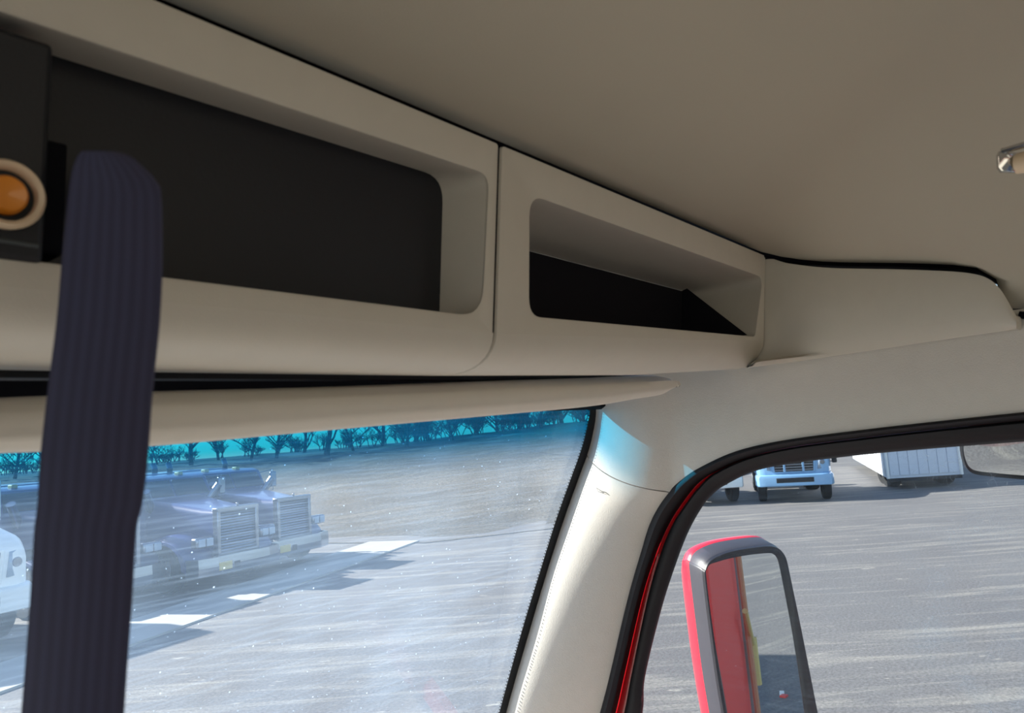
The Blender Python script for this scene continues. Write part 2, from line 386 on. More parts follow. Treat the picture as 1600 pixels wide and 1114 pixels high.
for n_, (px, k, dep, sc) in enumerate(order):
    a = (px - 800)/FPX*dep
    if k not in first: e = protos[k]; first[k] = e
    else: e = copy_tree(protos[k])
    crest = lerp_tab([(-90, 2.55), (-35, 2.65), (-9, 3.0), (4, 3.6), (20, 4)], a)
    e.location = gw(a, dep, crest - .12); e.rotation_euler = (0, 0, px*.37); e.scale = (sc, sc, sc)
    tag(e, '%s on the bank crest, %s' % (LAB[k], ['leftmost, at the picture edge', 'second from the left, before the strap', 'first right of the strap', 'alone on cyan sky over the trucks',
        'just right of the lone trunk over the trucks', 'above the nearer dark truck hood', 'above the gap between the dark trucks', 'above the left part of the farther grille', 'above the right edge of the farther grille', 'just right of the farther dark truck',
        'between the farther truck and the asphalt corner', 'left of the asphalt corner', 'above the asphalt corner', 'just right of the asphalt corner', 'above middle of the gravel bank', 'right of the middle gravel bank', 'fourth from the windshield pillar',
        'third from the windshield pillar', 'second from the windshield pillar', 'nearest the windshield pillar'][n_]), 'tree', 'bare trees on the bank')
# scrub under the trees: tangled stems nobody could count
rnd = random.Random(5); mb = MB()
def twig(p, d, L, r, lev):
    q = p + d*L*.5 + Vector((rnd.uniform(-.06, .06), rnd.uniform(-.06, .06), 0))*L; e_ = p + d*L
    mb.tube([p, q, e_], [r, r*.8, r*.5], 3, caps=False)
    if lev < 3:
        for k in range(4 - (lev > 1)):
            b = (q if rnd.random() < .5 else e_).lerp(p, rnd.uniform(0, .4))
            nd = (d*.6 + Vector((rnd.uniform(-1, 1), rnd.uniform(-1, 1), rnd.uniform(-.1, .7)))).normalized()
            twig(b, nd, L*rnd.uniform(.5, .75), max(r*.6, .012), lev+1)
for i in range(170):
    a = rnd.uniform(-42, 8); d = rnd.uniform(50, 57)
    if a < -9 and rnd.random() < .6: continue
    crest = lerp_tab([(-90, 2.55), (-35, 2.65), (-9, 3.0), (4, 3.6), (20, 4)], a)
    h = rnd.uniform(.35, .8) if a < -9 else rnd.uniform(.6, 1.5)
    for k in range(4): twig(gw(a + rnd.uniform(-.3, .3), d, crest - .12), Vector((rnd.uniform(-.6, .6), rnd.uniform(-.6, .6), 1)).normalized(), h, .04, 0)
tag(mb.build('leafless_scrub', 'brush_wood', weld=False), 'leafless brown scrub under the trees along the bank crest', 'scrub', kind='stuff')

# ================================================================== PARKED TRUCKS
def wheel(parent, x, y, side, r=.5, w=.28):
    t = MB().lathe([(r*.58, -w/2), (r*.9, -w/2), (r, -w*.35), (r, w*.35), (r*.9, w/2), (r*.58, w/2), (r*.58, -w/2)], (x, y, r), (side, 0, 0), 28).build('wheel', 'tyre', parent, smooth=True)
    MB().lathe([(r*.58, w*.45), (r*.5, w*.2), (r*.34, w*.12), (r*.3, w*.5), (r*.12, w*.55), (0.001, w*.55)], (x, y, r), (side, 0, 0), 24).build('hub', 'rim', t, smooth=True)
def long_nose_truck(paint, label, loc, rz):
    e = empty('semi_truck', loc, rz); tag(e, label, 'truck', 'parked dark trucks with square grilles')
    # hood: tapered, centre
    def sec(y, w, zb, zt, rr=.14):
        L = [(-w/2, y, zb), (w/2, y, zb)]
        for k in range(6): t = k/5*PI/2; L.append((w/2 - rr + rr*math.cos(t), y, zt - rr + rr*math.sin(t)))
        for k in range(6): t = PI/2 + k/5*PI/2; L.append((-w/2 + rr + rr*math.cos(t), y, zt - rr + rr*math.sin(t)))
        return L
    hs = [sec(-.12, 1.06, .75, 1.66, .1), sec(-.5, 1.14, .8, 1.70), sec(-1.3, 1.3, .9, 1.82), sec(-2.1, 1.56, .9, 1.95)]
    MB().grid(hs, True).cap(hs[0]).cap(hs[-1], True).build('hood', paint, e, smooth=True)
    g = MB().box((-.52, -.06, 1.2), (.09, .16, .95)).box((.52, -.06, 1.2), (.09, .16, .95)).box((0, -.06, 1.67), (1.13, .18, .09)).box((0, -.06, .74), (1.13, .16, .07)).build('grille_frame', 'truck_chrome', e, bevel=.015)
    MB().box((0, -.13, 1.2), (.98, .03, .9)).build('grille_backing', 'black_plastic', e)
    b = MB()
    for k in range(15): b.box((0, -.05, .80 + k*.0585), (.96, .05, .027), rx=.5)
    b.build('grille_bars', 'truck_chrome', e)
    MB().box((0, -.02, 1.75), (.05, .05, .07)).build('hood_ornament', 'truck_chrome', e, bevel=.015)
    bp = MB(); P = [(-1.15, -.12), (-1.05, .1), (-.6, .2), (.6, .2), (1.15, -.12)]
    P = [(-1.2, -.2), (-1.1, .06), (-.7, .18), (.7, .18), (1.1, .06), (1.2, -.2)]
    bp.grid([[(x, y, .36) for x, y in P], [(x, y+.015, .53) for x, y in P], [(x, y, .72) for x, y in P], [(x*.97, y-.08, .72) for x, y in P], [(x*.97, y-.08, .36) for x, y in P], [(x, y, .36) for x, y in P]])
    bp.build('bumper', 'truck_chrome', e)
    MB().box((.52, .19, .52), (.34, .02, .17)).build('licence_plate', 'plate_yellow', e, bevel=.01)
    MB().box((.22, .19, .5), (.16, .02, .14)).build('tow_pin_cover', 'black_plastic', e, bevel=.01)
    for s in (-1, 1):
        f = MB(); arc = []
        for k in range(13):
            t = PI*k/12; arc.append((-1.0 + .82*math.cos(t), .52 + .66*math.sin(t)))
        outer = [(y, z) for y, z in arc]; inner = [(-1.0 + .66*math.cos(PI*k/12), .5 + .54*math.sin(PI*k/12)) for k in range(13)]
        x0, x1 = s*.52, s*1.2
        f.grid([[(x0, y, z+.05) for y, z in outer], [(x1-s*.1, y, z) for y, z in outer], [(x1, y, z-.08) for y, z in outer], [(x1, y, z) for y, z in inner], [(x0, y, z) for y, z in inner]])
        f.build('fender', paint, e, smooth=True)
        hl = MB().box((s*.86, -.1, 1.04), (.44, .2, .22)).build('headlight', 'truck_chrome', e, bevel=.04)
        
        for xx in (.76, .96): MB().box((s*xx, .01, 1.04), (.17, .03, .16)).build('lens', 'lamp_glass', hl, bevel=.02)
        wheel(e, s*1.02, -1.0, s)
        for y in (-5.1, -6.4): wheel(e, s*.95, y, s, w=.5)
        MB().tube([(s*1.12, -3.75, 1.0), (s*1.12, -3.75, 2.6), (s*1.12, -3.82, 2.72)], .075, 12).build('exhaust_stack', 'truck_chrome', e, smooth=True)
        MB().lathe([(.02, -.6), (.3, -.6), (.32, -.57), (.32, .57), (.3, .6), (.02, .6)], (s*.95, -3.0, .75), (0, 1, 0), 20).build('fuel_tank', 'truck_chrome', e, smooth=True)
        mr = MB().box((s*1.38, -2.15, 2.1), (.2, .09, .42)).build('mirror', 'truck_chrome', e, bevel=.03)
        MB().tube([(s*1.02, -2.3, 2.3), (s*1.38, -2.15, 2.36), (s*1.38, -2.15, 1.8), (s*1.02, -2.3, 1.75)], .016, 6).build('mirror_bracket', 'truck_chrome', mr)
        MB().tube([(s*.72, -1.95, 1.7), (s*.98, -1.75, 2.15)], .09, 10).build('air_cleaner', 'truck_chrome', e, smooth=True)
        MB().poly([(s*1.055, -2.35, 1.85), (s*1.055, -3.35, 1.85), (s*1.055, -3.35, 2.3), (s*1.055, -2.5, 2.3)]).build('side_window', 'truck_glass', e)
        for q in range(1): MB().box((s*.5, -2.6, 2.47), (.12, .18, .08)).build('roof_marker', 'plate_yellow', e, bevel=.02)
    prof = [(-2.05, .9), (-2.05, 1.93), (-2.3, 2.38), (-2.5, 2.44), (-3.6, 2.46), (-3.6, .9)]
    MB().prism(prof, -1.05, 1.05).build('cab', paint, e, bevel=.05)
    MB().grid([[(-.95, -2.06, 1.97), (-.03, -2.05, 1.97)], [(-.9, -2.26, 2.34), (-.03, -2.25, 2.34)]]).grid([[(.03, -2.05, 1.97), (.95, -2.06, 1.97)], [(.03, -2.25, 2.34), (.9, -2.26, 2.34)]]).build('windshield', 'truck_glass', e)
    MB().prism([(-3.62, .9), (-3.62, 2.48), (-4.0, 2.5), (-4.9, 2.5), (-4.9, .9)], -1.12, 1.12).build('sleeper', paint, e, bevel=.06)
    MB().box((0, -4.2, .75), (.85, 5.6, .3)).build('chassis', 'black_plastic', e)
    return e

CH = lambda ang: -(YAW + ang)      # rotation for a heading 'ang' clockwise from the line of sight
def front_at(px, py, z): return at_z(px, py, z)
def place(px, py_bumper_bottom, zb): p = at_z(px, py_bumper_bottom, zb); return (p.x, p.y, 0)
long_nose_truck('navy_paint', 'dark blue long-nose truck, the nearer of two with chrome grilles in full view', place(374, 888, .36), CH(math.radians(118)))
long_nose_truck('slate_paint', 'dark long-nose truck at the right end of the parked row', place(462, 862, .36), CH(math.radians(118)))

def aero_truck(paint, label, loc, rz, group, bars='truck_chrome'):
    e = empty('semi_truck', loc, rz); tag(e, label, 'truck', group)
    def sec(y, w, zb, zt, rr):
        L = []
        for (cx, cz, a0) in ((w/2-rr, zt-rr, 0), (-w/2+rr, zt-rr, 90), (-w/2+rr*.5, zb+rr*.5, 180), (w/2-rr*.5, zb+rr*.5, 270)):
            q = rr if a0 < 180 else rr*.5
            for k in range(6):
                t = math.radians(a0 + 90*k/5); L.append((cx + q*math.cos(t), y, cz + q*math.sin(t)))
        return L
    hs = [sec(.0, 1.9, .95, 1.5, .2), sec(-.08, 2.2, .88, 1.62, .25), sec(-.35, 2.4, .85, 1.78, .3), sec(-1.0, 2.46, .85, 1.95, .35), sec(-1.75, 2.46, .9, 2.1, .35)]
    MB().grid(hs, True).cap(hs[0]).cap(hs[-1], True).build('hood', paint, e, smooth=True)
    MB().box((0, .0, 1.28), (1.36, .06, .56), taper=(1.08, 1)).build('grille_frame', paint, e, bevel=.05)
    MB().box((0, .025, 1.28), (1.22, .03, .46), taper=(1.06, 1)).build('grille_opening', 'black_plastic', e)
    b = MB()
    for k in range(5): b.box((0, .05, 1.1 + k*.09), (1.22, .04, .035))
    b.build('grille_bars', bars, e)
    for x in (-.3, .3): MB().box((x, .06, 1.28), (.07, .05, .48)).build('grille_upright', paint, e, bevel=.01)
    hs = [sec(.13, 1.9, .58, .92, .12), sec(.08, 2.3, .56, .95, .12), sec(-.15, 2.5, .55, .98, .12), sec(-.6, 2.54, .55, .98, .12)]
    MB().grid(hs, True).cap(hs[0]).build('bumper', paint, e, smooth=True)
    MB().box((0, .13, .76), (1.2, .03, .16)).build('bumper_intake', 'black_plastic', e, bevel=.03)
    for s in (-1, 1):
        hl = MB().grid([[(s*.76, .02, 1.1), (s*1.0, -.06, 1.12), (s*1.18, -.28, 1.16)], [(s*.8, 0, 1.5), (s*1.02, -.1, 1.52), (s*1.2, -.34, 1.5)]]).build('headlight', 'lamp_glass', e, smooth=True)
        m_ = hl.modifiers.new('thickness', 'SOLIDIFY'); m_.thickness = .04; m_.offset = 0
        MB().lathe([(.001, .03), (.07, .03), (.085, 0)], (s*.92, -.01, 1.32), (0, 1, 0), 16).build('reflector', 'truck_chrome', hl)
        MB().box((s*.95, .06, .76), (.22, .05, .12)).build('fog_light', 'lamp_glass', e, bevel=.02)
        wheel(e, s*1.05, -.95, s)
        for y in (-4.9, -6.2): wheel(e, s*.98, y, s, w=.5)
        mr = MB().box((s*1.5, -1.9, 2.3), (.24, .12, .7)).build('mirror', paint, e, bevel=.04)
        
        for zz in (2.0, 2.55): MB().tube([(s*1.2, -2.0, zz), (s*1.5, -1.9, zz)], .025, 6).build('mirror_bracket', 'black_plastic', mr)
        hm = MB().box((s*1.36, -.5, 1.35), (.16, .1, .2)).build('hood_mirror', 'black_plastic', e, bevel=.03)
        MB().tube([(s*1.2, -.55, 1.3), (s*1.36, -.5, 1.3)], .015, 6).build('mirror_bracket', 'black_plastic', hm)
        MB().poly([(s*1.255, -2.1, 2.05), (s*1.255, -3.0, 2.05), (s*1.255, -3.0, 2.65), (s*1.255, -2.45, 2.65)]).build('side_window', 'truck_glass', e)
    MB().prism([(-1.7, .9), (-1.7, 2.08), (-2.25, 2.85), (-3.0, 3.6), (-4.6, 3.85), (-4.6, .9)], -1.25, 1.25).build('cab', paint, e, bevel=.1, segs=3)
    MB().grid([[(x, -1.71 + .0, 2.12) for x in (-1.1, 0, 1.1)], [(x, -2.22, 2.82) for x in (-1.05, 0, 1.05)]]).build('windshield', 'truck_glass', e).location = (0, .03, .01)
    MB().box((0, -4.2, .72), (.85, 5.2, .3)).build('chassis', 'black_plastic', e)
    return e
aero_truck('pale_blue_paint', 'pale blue truck seen from the front through the door window', place(1243, 759, .56), CH(math.radians(180+16)), 'rounded trucks')
aero_truck('white_paint', 'white truck at the left picture edge, left of the hanging strap', place(-75, 975, .56), CH(math.radians(118)), 'rounded trucks')
long_nose_truck('slate_paint', 'dark truck mostly hidden behind the hanging strap', place(178, 922, .36), CH(math.radians(118)))
p = gw(6.6, 26.2); aero_truck('white_paint', 'white truck added to cast shade, cut by the door frame, left of the pale blue truck', (p.x, p.y, 0), CH(math.radians(180)), 'rounded trucks')  # extra truck added for the shadow it throws on the asphalt

# white box trailer with its back to the door window
p0 = at_z(1388, 748, .42); p1 = at_z(1503, 741, .42); p1 = p0 + (p1-p0).normalized()*2.6
pf = at_z(1320, 709, .42); dl = (pf - p0); dl.z = 0; dl = dl.normalized(); L_ = 15.0
e = empty('box_trailer', (p0.x, p0.y, 0)); tag(e, 'white box trailer with ribbed end seen through the door window', 'trailer')
def T(u, v, z): q = (p1-p0)*u + dl*v; return (q.x, q.y, z)
B0, B1 = .42, 4.0
MB().grid([[T(0,0,B0), T(1,0,B0), T(1,L_,B0), T(0,L_,B0)], [T(0,0,B1), T(1,0,B1), T(1,L_,B1), T(0,L_,B1)]], True).cap([T(0,0,B0), T(1,0,B0), T(1,L_,B0), T(0,L_,B0)]).cap([T(0,0,B1), T(1,0,B1), T(1,L_,B1), T(0,L_,B1)]).build('body', 'white_panel', e)
for k in range(7):
    u0, u1 = .035 + k*.133, .035 + (k+1)*.133 - .012
    MB().grid([[T(u0,-.03,B0+.1), T(u1,-.03,B0+.1), T(u1,0,B0+.1), T(u0,0,B0+.1)], [T(u0,-.03,B1-.1), T(u1,-.03,B1-.1), T(u1,0,B1-.1), T(u0,0,B1-.1)]], True).cap([T(u0,-.03,B1-.1), T(u1,-.03,B1-.1), T(u1,0,B1-.1), T(u0,0,B1-.1)]).build('end_panel', 'white_panel', e)
for u in (0, 1):
    MB().tube([T(u, -.02, B0), T(u, -.02, B1)], .06, 6).build('corner_post', 'white_paint', e)
for k in range(12):
    v = .6 + k*1.2
    MB().tube([T(-.008, v, B0+.05), T(-.008, v, B1-.05)], .03, 4).build('side_rib', 'white_paint', e)
MB().grid([[T(0,-.05,B0-.12), T(1,-.05,B0-.12)], [T(0,-.05,B0), T(1,-.05,B0)]]).build('rear_bumper', 'black_plastic', e).modifiers.new('thickness', 'SOLIDIFY').thickness = .08
for u in (.12, .88):
    for v in (1.6, 2.9):
        c = Vector(T(u, v, .42)); t = MB().lathe([(.2, -.2), (.42, -.2), (.42, .2), (.2, .2), (.05, .12)], c, (p1-p0), 20).build('wheel', 'tyre', e, smooth=True)

# ================================================================== CAB: PLAN CURVE OF THE PILLAR AND DOOR HEADER
RAKE = .30
ZREF = H + .04
seg1 = [(1.405, .935), (1.362, .885), (1.350, .80), (1.398, .748)]
plan = [bez(seg1, t/14) for t in range(15)] + [(1.402, .70), (1.404, .60), (1.405, .4), (1.405, .2), (1.405, 0), (1.405, -.4), (1.405, -.9), (1.405, -1.6)]
def hit_plan(px, py, off=0.0, P=plan, rake=RAKE):
    d = ray(px, py); z = H; best = None
    for it in range(8):
        sh = rake*(ZREF - z) if rake else 0
        best = None
        for i in range(len(P)-1):
            (x0, y0), (x1, y1) = P[i], P[i+1]
            nx, ny = (y0-y1), (x1-x0)             # outward normal-ish
            ln = math.hypot(nx, ny); nx, ny = nx/ln, ny/ln
            if nx < 0: nx, ny = -nx, -ny
            k0 = sh*max(0, min(1, (y0-.3)/.4)); k1 = sh*max(0, min(1, (y1-.3)/.4))
            ax, ay, bx, by = x0+nx*off, y0+ny*off+k0, x1+nx*off, y1+ny*off+k1
            den = d.x*(by-ay) - d.y*(bx-ax)
            if abs(den) < 1e-9: continue
            s = (ax*(by-ay) - ay*(bx-ax))/den
            hx, hy = d.x*s, d.y*s
            l2 = (bx-ax)**2 + (by-ay)**2; t = ((hx-ax)*(bx-ax) + (hy-ay)*(by-ay))/l2
            lo = -.001 if i else -3; hi = 1.001 if i < len(P)-2 else 5
            if s > 0 and lo <= t <= hi and (best is None or s < best): best = s
        if best is None: best = 1.4/d.x
        z = H + d.z*best
    return EYE + d*best

# ------------------------------------------------------------------ windshield and its black printed border
def glass_y(x, z): return .945 + RAKE*(ZREF - z) + .07*(1 - ((x+.2)/1.6)**2)
def hit_glass(px, py, off=0):
    d = ray(px, py); s = 1.4
    for _ in range(25):
        p = EYE + d*s; s = (glass_y(p.x, p.z) + off)/d.y
    return EYE + d*s
edge = cat([(930, 560), (932, 637), (930, 662), (921, 702), (903, 752), (881, 814), (857, 888), (832, 972), (803, 1072), (790, 1120), (768, 1200)], 5)  # right side of the border
edgeL = cat([(915, 560), (919, 637), (916, 662), (906, 702), (888, 752), (866, 814), (843, 888), (817, 972), (789, 1072), (776, 1120), (754, 1200)], 5)
GL = [hit_glass(*p) for p in edgeL]; GR = [hit_glass(*p) for p in edge]
rows = []
for q in GR:
    rows.append([Vector((-1.8 + (q.x + 1.8)*k/24, glass_y(-1.8 + (q.x + 1.8)*k/24, q.z), q.z)) for k in range(25)])
o = MB().grid(rows).build('window_1', 'windshield_glass', smooth=True); tag(o, kind='structure')
fr = MB(); fr.grid([[p + Vector((0, -.004, 0)) for p in GL], [p + Vector((0, -.004, 0)) for p in GR]])
frit = fr.build('printed_border', 'frit', o)
dots = MB()
for (A, sgn) in ((GL, -1), (GR, 1)):
    acc = 0; last = A[0]
    pts = cat([tuple(p) for p in A], 10)
    for i in range(1, len(pts)):
        a, b = Vector(pts[i-1]), Vector(pts[i]); acc += (b-a).length
        if acc > .0062:
            acc = 0; c = b + Vector((sgn*.0030, -.0042, 0)); r = .0017
            dots.poly([c + Vector((r*math.cos(t*PI/3), 0, r*math.sin(t*PI/3))) for t in range(6)])
tag(dots.build('border_dots', 'frit', o), kind='stuff')

# ------------------------------------------------------------------ pillar trim (A-pillar)
sealO = cat([(905, 1230), (936, 1114), (951, 1057), (979, 938), (999, 868), (1018, 808), (1043, 769), (1065, 748), (1094, 729), (1150, 704), (1225, 687), (1337, 672), (1450, 659), (1600, 643), (1760, 627), (2000, 602)], 5)
def x_on(path, py):
    best = None
    for i in range(len(path)-1):
        (x0, y0), (x1, y1) = path[i], path[i+1]
        if (y0 - py)*(y1 - py) <= 0 and y0 != y1: return x0 + (x1-x0)*(py-y0)/(y1-y0)
    return path[-1][0]
NC = 24
def prow(A, B, dip=0.0):          # one plan section of the pillar, bulging toward the cabin
    d = (B - A); P0 = (A.x, A.y); P1 = (A.x - .046, A.y - .056); P2 = (B.x - .055, B.y + .045); P3 = (B.x, B.y)
    out = []
    for i in range(NC+1):
        u = i/NC; x, y = bez([P0, P1, P2, P3], u)
        out.append(Vector((x, y, A.z + (B.z-A.z)*u - dip*math.sin(PI*u))))
    return out
rows = []
for j in range(36):
    v = j/35; pyl = 711 + (1215-711)*v; pyr = 769 + (1228-769)*v
    A = hit_glass(x_on(edge, pyl)-1, pyl, -.003); B = hit_plan(x_on(sealO, pyr) + 4, pyr)
    rows.append(prow(A, B, .014*(1-v)))
e_ = empty('trim_1', (1.38, .85, 2.2)); tag(e_, kind='structure')
ptop = rows[0]
mb = MB(); back = [p + Vector((.006, .01, .0012)) for p in rows[0]]
mb.grid([back, [p + Vector((0, 0, -.0012)) for p in rows[0]]] + rows[1:]); ap = mb.build('pillar_cover', 'pillar_plastic', e_, smooth=True, angle=60)
# little scuff on the cover
sc = MB()
def on_pillar(px, py):
    best = min((p for r_ in rows for p in r_), key=lambda p: (800 + FPX*(p-EYE).dot(R)/(p-EYE).dot(F) - px)**2 + (557 - FPX*(p-EYE).dot(U)/(p-EYE).dot(F) - py)**2)
    return at_plane(px, py, best, F) - F*.002
for pts in ([(932, 762), (939, 767), (946, 769), (951, 773)], [(932, 762), (935, 768), (943, 770)]):
    sc.tube([on_pillar(*q) for q in pts], .0006, 4)
sc.build('scuff_mark', 'slot_grey', e_)
# ------------------------------------------------------------------ upper corner panel and door header
ht = cat([(1047, 768), (1065, 748), (1094, 729), (1150, 704), (1225, 687), (1337, 672), (1450, 659), (1600, 643), (1760, 627), (2000, 602)], 4)
lowr = [p.copy() for p in ptop] + [hit_plan(x_, y_+3) for x_, y_ in ht[1:]]
lowr[NC] = hit_plan(1050, 771)
ZTOP = H + .15
upr = []
for i, p in enumerate(lowr):
    if i <= NC:
        y0 = p.y - RAKE*(ZTOP - p.z)*.8; upr.append(Vector((p.x + .006, y0, ZTOP)))
    else: upr.append(Vector((1.412, p.y, ZTOP)))
rows = []
for v in range(17):
    w = v/16; row = [a.lerp(b, w) for a, b in zip(lowr, upr)]
    py = 711 + (540-711)*w; E = hit_glass(x_on(edge, max(py, 561)) - 1, py, -.003)
    dl_ = E - row[0]
    for i in range(NC+1):
        k = (1 - i/NC)**1.5; row[i] = row[i] + Vector((dl_.x, dl_.y, dl_.z))*k
    for i in range(len(row)): row[i] = row[i] + Vector((-.006*math.sin(PI*w), 0, 0))*(1 if i > NC else i/NC)
    for it in range(int(120*w)):
        row = [row[0]] + [row[k]*.5 + (row[k-1] + row[k+1])*.25 for k in range(1, len(row)-1)] + [row[-1]]
    rows.append(row)
mb = MB(); mb.grid([[p + Vector((.014, .006, .001)) for p in rows[0]]] + [[p + Vector((0, 0, .0012)) for p in rows[0]]] + rows[1:])
mb.build('corner_panel', 'pillar_plastic', e_, smooth=True, angle=60)
rehome(e_)

# ------------------------------------------------------------------ header above the windshield (dark)
hd = MB(); hr = []
for k in range(30):
    x = -1.5 + 2.93*k/29
    y = glass_y(x, H+.1)
    hr.append([(x, y-.0, H+.056), (x, y-.012, H+.050), (x, y-.03, H+.056), (x, y-.07, H+.2), (x, y-.09, H+.36)])
hd.grid(hr); tag(hd.build('trim_2', 'gap_black', smooth=True), kind='structure')

# ------------------------------------------------------------------ headliner (ceiling)
YF = .5
endT = cat([(1197, 402), (1218, 408), (1240, 413), (1300, 419), (1400, 421), (1480, 424), (1520, 428), (1545, 436), (1563, 452), (1577, 474), (1588, 494)], 4)
endB = [(1110, 578), (1160, 572), (1250, 563), (1400, 541), (1500, 526), (1588, 514)]
endPlan = [bez([(1.306, .5), (1.375, .455), (1.385, .3), (1.378, .10)], t/24) for t in range(25)] + [(1.374, 0), (1.37, -.3)]
def hit_end(px, py, off=0): return hit_plan(px, py, off, endPlan, 0)
Tpts = [Vector((x, YF, H + .302)) for x in [-1.5 + 2.75*k/12 for k in range(13)]]
left0 = at_y(230, 0, YF); right0 = at_y(1190, 398, YF); sl = (right0.z-left0.z)/(right0.x-left0.x)
for p in Tpts: p.z = left0.z + sl*(p.x-left0.x)
Tend = [hit_end(*q) for q in endT]
seamR = [hit_plan(px, py, .03) for px, py in ((1606, 492), (1650, 487), (1720, 480), (1900, 462), (2300, 425))]
base = [p + Vector((0, .004, .004)) for p in Tpts] + [p + Vector((.012, .004, .004)) for p in Tend] + [p for p in seamR]
# even resampling of the boundary
acc = [0]
for i in range(1, len(base)): acc.append(acc[-1] + (base[i]-base[i-1]).length)
NBD = 110; bs = []
for k in range(NBD+1):
    t = acc[-1]*k/NBD; i = 0
    while i < len(acc)-2 and acc[i+1] < t: i += 1
    bs.append(base[i].lerp(base[i+1], (t-acc[i])/(acc[i+1]-acc[i])))
def inward(i):
    a = bs[max(i-1, 0)]; b = bs[min(i+1, len(bs)-1)]; d = (b-a); d.z = 0
    return Vector((d.y, -d.x, 0)).normalized()
nrm_ = [inward(i) for i in range(len(bs))]; ZC = H + .47
rows = []
for v in range(30):
    t = v/29; row = []
    for i, b in enumerate(bs):
        c = Vector((.25, -.9, 0)) - Vector((b.x, b.y, 0)); c.normalize()
        w = min(1, t*1.6); dirn = (nrm_[i]*(1-w) + c*w).normalized()
        if v == 0: row.append(b + Vector((0, 0, .012)) - nrm_[i]*.012); continue
        row.append(b + dirn*.8*t + Vector((0, 0, (ZC - b.z)*(1 - (1-t)**2.4))))
    for it in range(int(260*t**1.3)):
        row = [row[0]] + [row[k]*.5 + (row[k-1] + row[k+1])*.25 for k in range(1, len(row)-1)] + [row[-1]]
    rows.append(row)
gapr = [[b + Vector((0, 0, .05)) - n*.014 for b, n in zip(bs, nrm_)], [b + Vector((0, 0, .006)) - n*.018 for b, n in zip(bs, nrm_)], [b + Vector((0, 0, .003)) - n*.03 for b, n in zip(bs, nrm_)], [b + Vector((0, 0, .02)) - n*.3 for b, n in zip(bs, nrm_)]]
tag(MB().grid(gapr).build('headliner_gap_shade', 'gap_black'), kind='structure')  # black strip added to darken the headliner gap and block light leaks
# fill: remaining roof toward the rear and left
last = rows[-1]; cen = Vector((.1, -1.2, ZC + .01)); rows.append([p.lerp(cen, .5) + Vector((0, 0, .004)) for p in last]); rows.append([cen.copy() for p in last])
hl_ = MB().grid(rows)
hl_.build('ceiling', 'headliner_cloth', smooth=True, angle=80); tag(bpy.data.objects['ceiling'], kind='structure')
roof = MB().box((0, -.35, H + .56), (2.95, 2.7, .06)); 
tag(roof.build('ceiling_roof_skin', 'red_paint', bevel=.02), kind='structure')

# ================================================================== OVERHEAD CONSOLE
def zT(x): return left0.z + sl*(x - left0.x) - H
XB = [.577]
def zm(x): return lerp_tab([(-1.5, .110), (XB[0], .114), (1.303, .146)], x)
def prof_lower(x, k=10):      # from face bottom to back under edge, (y, z)
    yb = lerp_tab([(-1.5, .68), (.2, .645), (.6, .61), (1.3, .573)], x); zb = lerp_tab([(-1.5, .072), (.577, .080), (1.0, .088), (1.3, .103)], x)
    out = []
    for i in range(k+1):
        t = i/k; s = 1-t
        P = [(YF, zm(x)), (YF, zm(x)-.034), (.545, zb-.012), (yb, zb)]
        out.append((P[0][0]*s**3 + 3*P[1][0]*s*s*t + 3*P[2][0]*s*t*t + P[3][0]*t**3, P[0][1]*s**3 + 3*P[1][1]*s*s*t + 3*P[2][1]*s*t*t + P[3][1]*t**3))
    return out
def console_unit(parent, x0, x1, hole, rad, name='body', depth=None):
    mb = MB(); K = 7; g = .0025
    outer = quad_loop([(x0, zT(x0)), (x1, zT(x1)), (x1, zm(x1)), (x0, zm(x0))], [.004, .004, .0005, .0005], K)
    hol = quad_loop(hole, rad, K)
    f = lambda L, y, grow=0: [(u, y, H+v) for u, v in L]
    # soften: outer flange, face, edge roll of opening
    cx = sum(p[0] for p in hole)/4; cz = sum(p[1] for p in hole)/4
    def off(L, s): return [Vector((cx + (p[0]-cx)*(1+s/ max(.05, abs(p[0]-cx)+.0001)) if abs(p[0]-cx) > .02 else p[0], cz + (p[1]-cz) + (s if p[1] > cz else -s))) for p in L]
    flange = [Vector((min(max(u, x0+g*0), x1), v)) for u, v in outer]
    mid = off(hol, .003)
    mb.grid([f(outer, YF+.02), f(outer, YF+.003), [( (u*(1-.004)+cx*.004), YF, H+v) for u, v in outer], f(mid, YF), f(hol, YF+.0015), f(hol, YF+.004)], True)
    # underside
    xs = [x0, x0+.0015] + [x0 + (x1-x0)*k/10 for k in range(1, 10)] + [x1-.0015, x1]; R_ = []
    for i, x in enumerate(xs):
        P = prof_lower(x); ins = .003 if i in (0, len(xs)-1) else 0
        R_.append([(x, y+ins, H+z+ins*.6) for y, z in P] + [(x, P[-1][0]+.004, H+P[-1][1]+.01), (x, P[-1][0], H+.13)])
    mb.grid(R_)
    return mb.lean().build(name, 'beige_plastic', parent, smooth=True, angle=50), hol

# --- unit 1: wide recess with black panel
def yz(px, py, y=YF): p = at_plane(px, py, Vector((0, y, H+.30)), Vector((0, 1, LEAN))); return (p.x, p.z - H)
def lp3(px, py, y): u, v = yz(px, py, y); return Vector((u, y, H+v))
X0 = -1.3; X1 = yz(781, 260)[0] - .0008; X2 = yz(1196, 430)[0]; XB[0] = X1
c1 = empty('overhead_console', (0, YF, H)); tag(c1, 'beige overhead console with wide recess and black panel, left of the small cubby', 'console', 'overhead units above the windshield')
tl = yz(82, 43); tr_ = yz(766, 272); br_ = yz(755, 495); slb = (br_[1] - yz(250, 432)[1])/(br_[0] - yz(250, 432)[0])
slt = (tr_[1]-tl[1])/(tr_[0]-tl[0])
hole1 = [(X0+.3, tl[1] + slt*(X0+.3-tl[0])), tr_, br_, (X0+.3, br_[1] + slb*(X0+.3-br_[0]))]
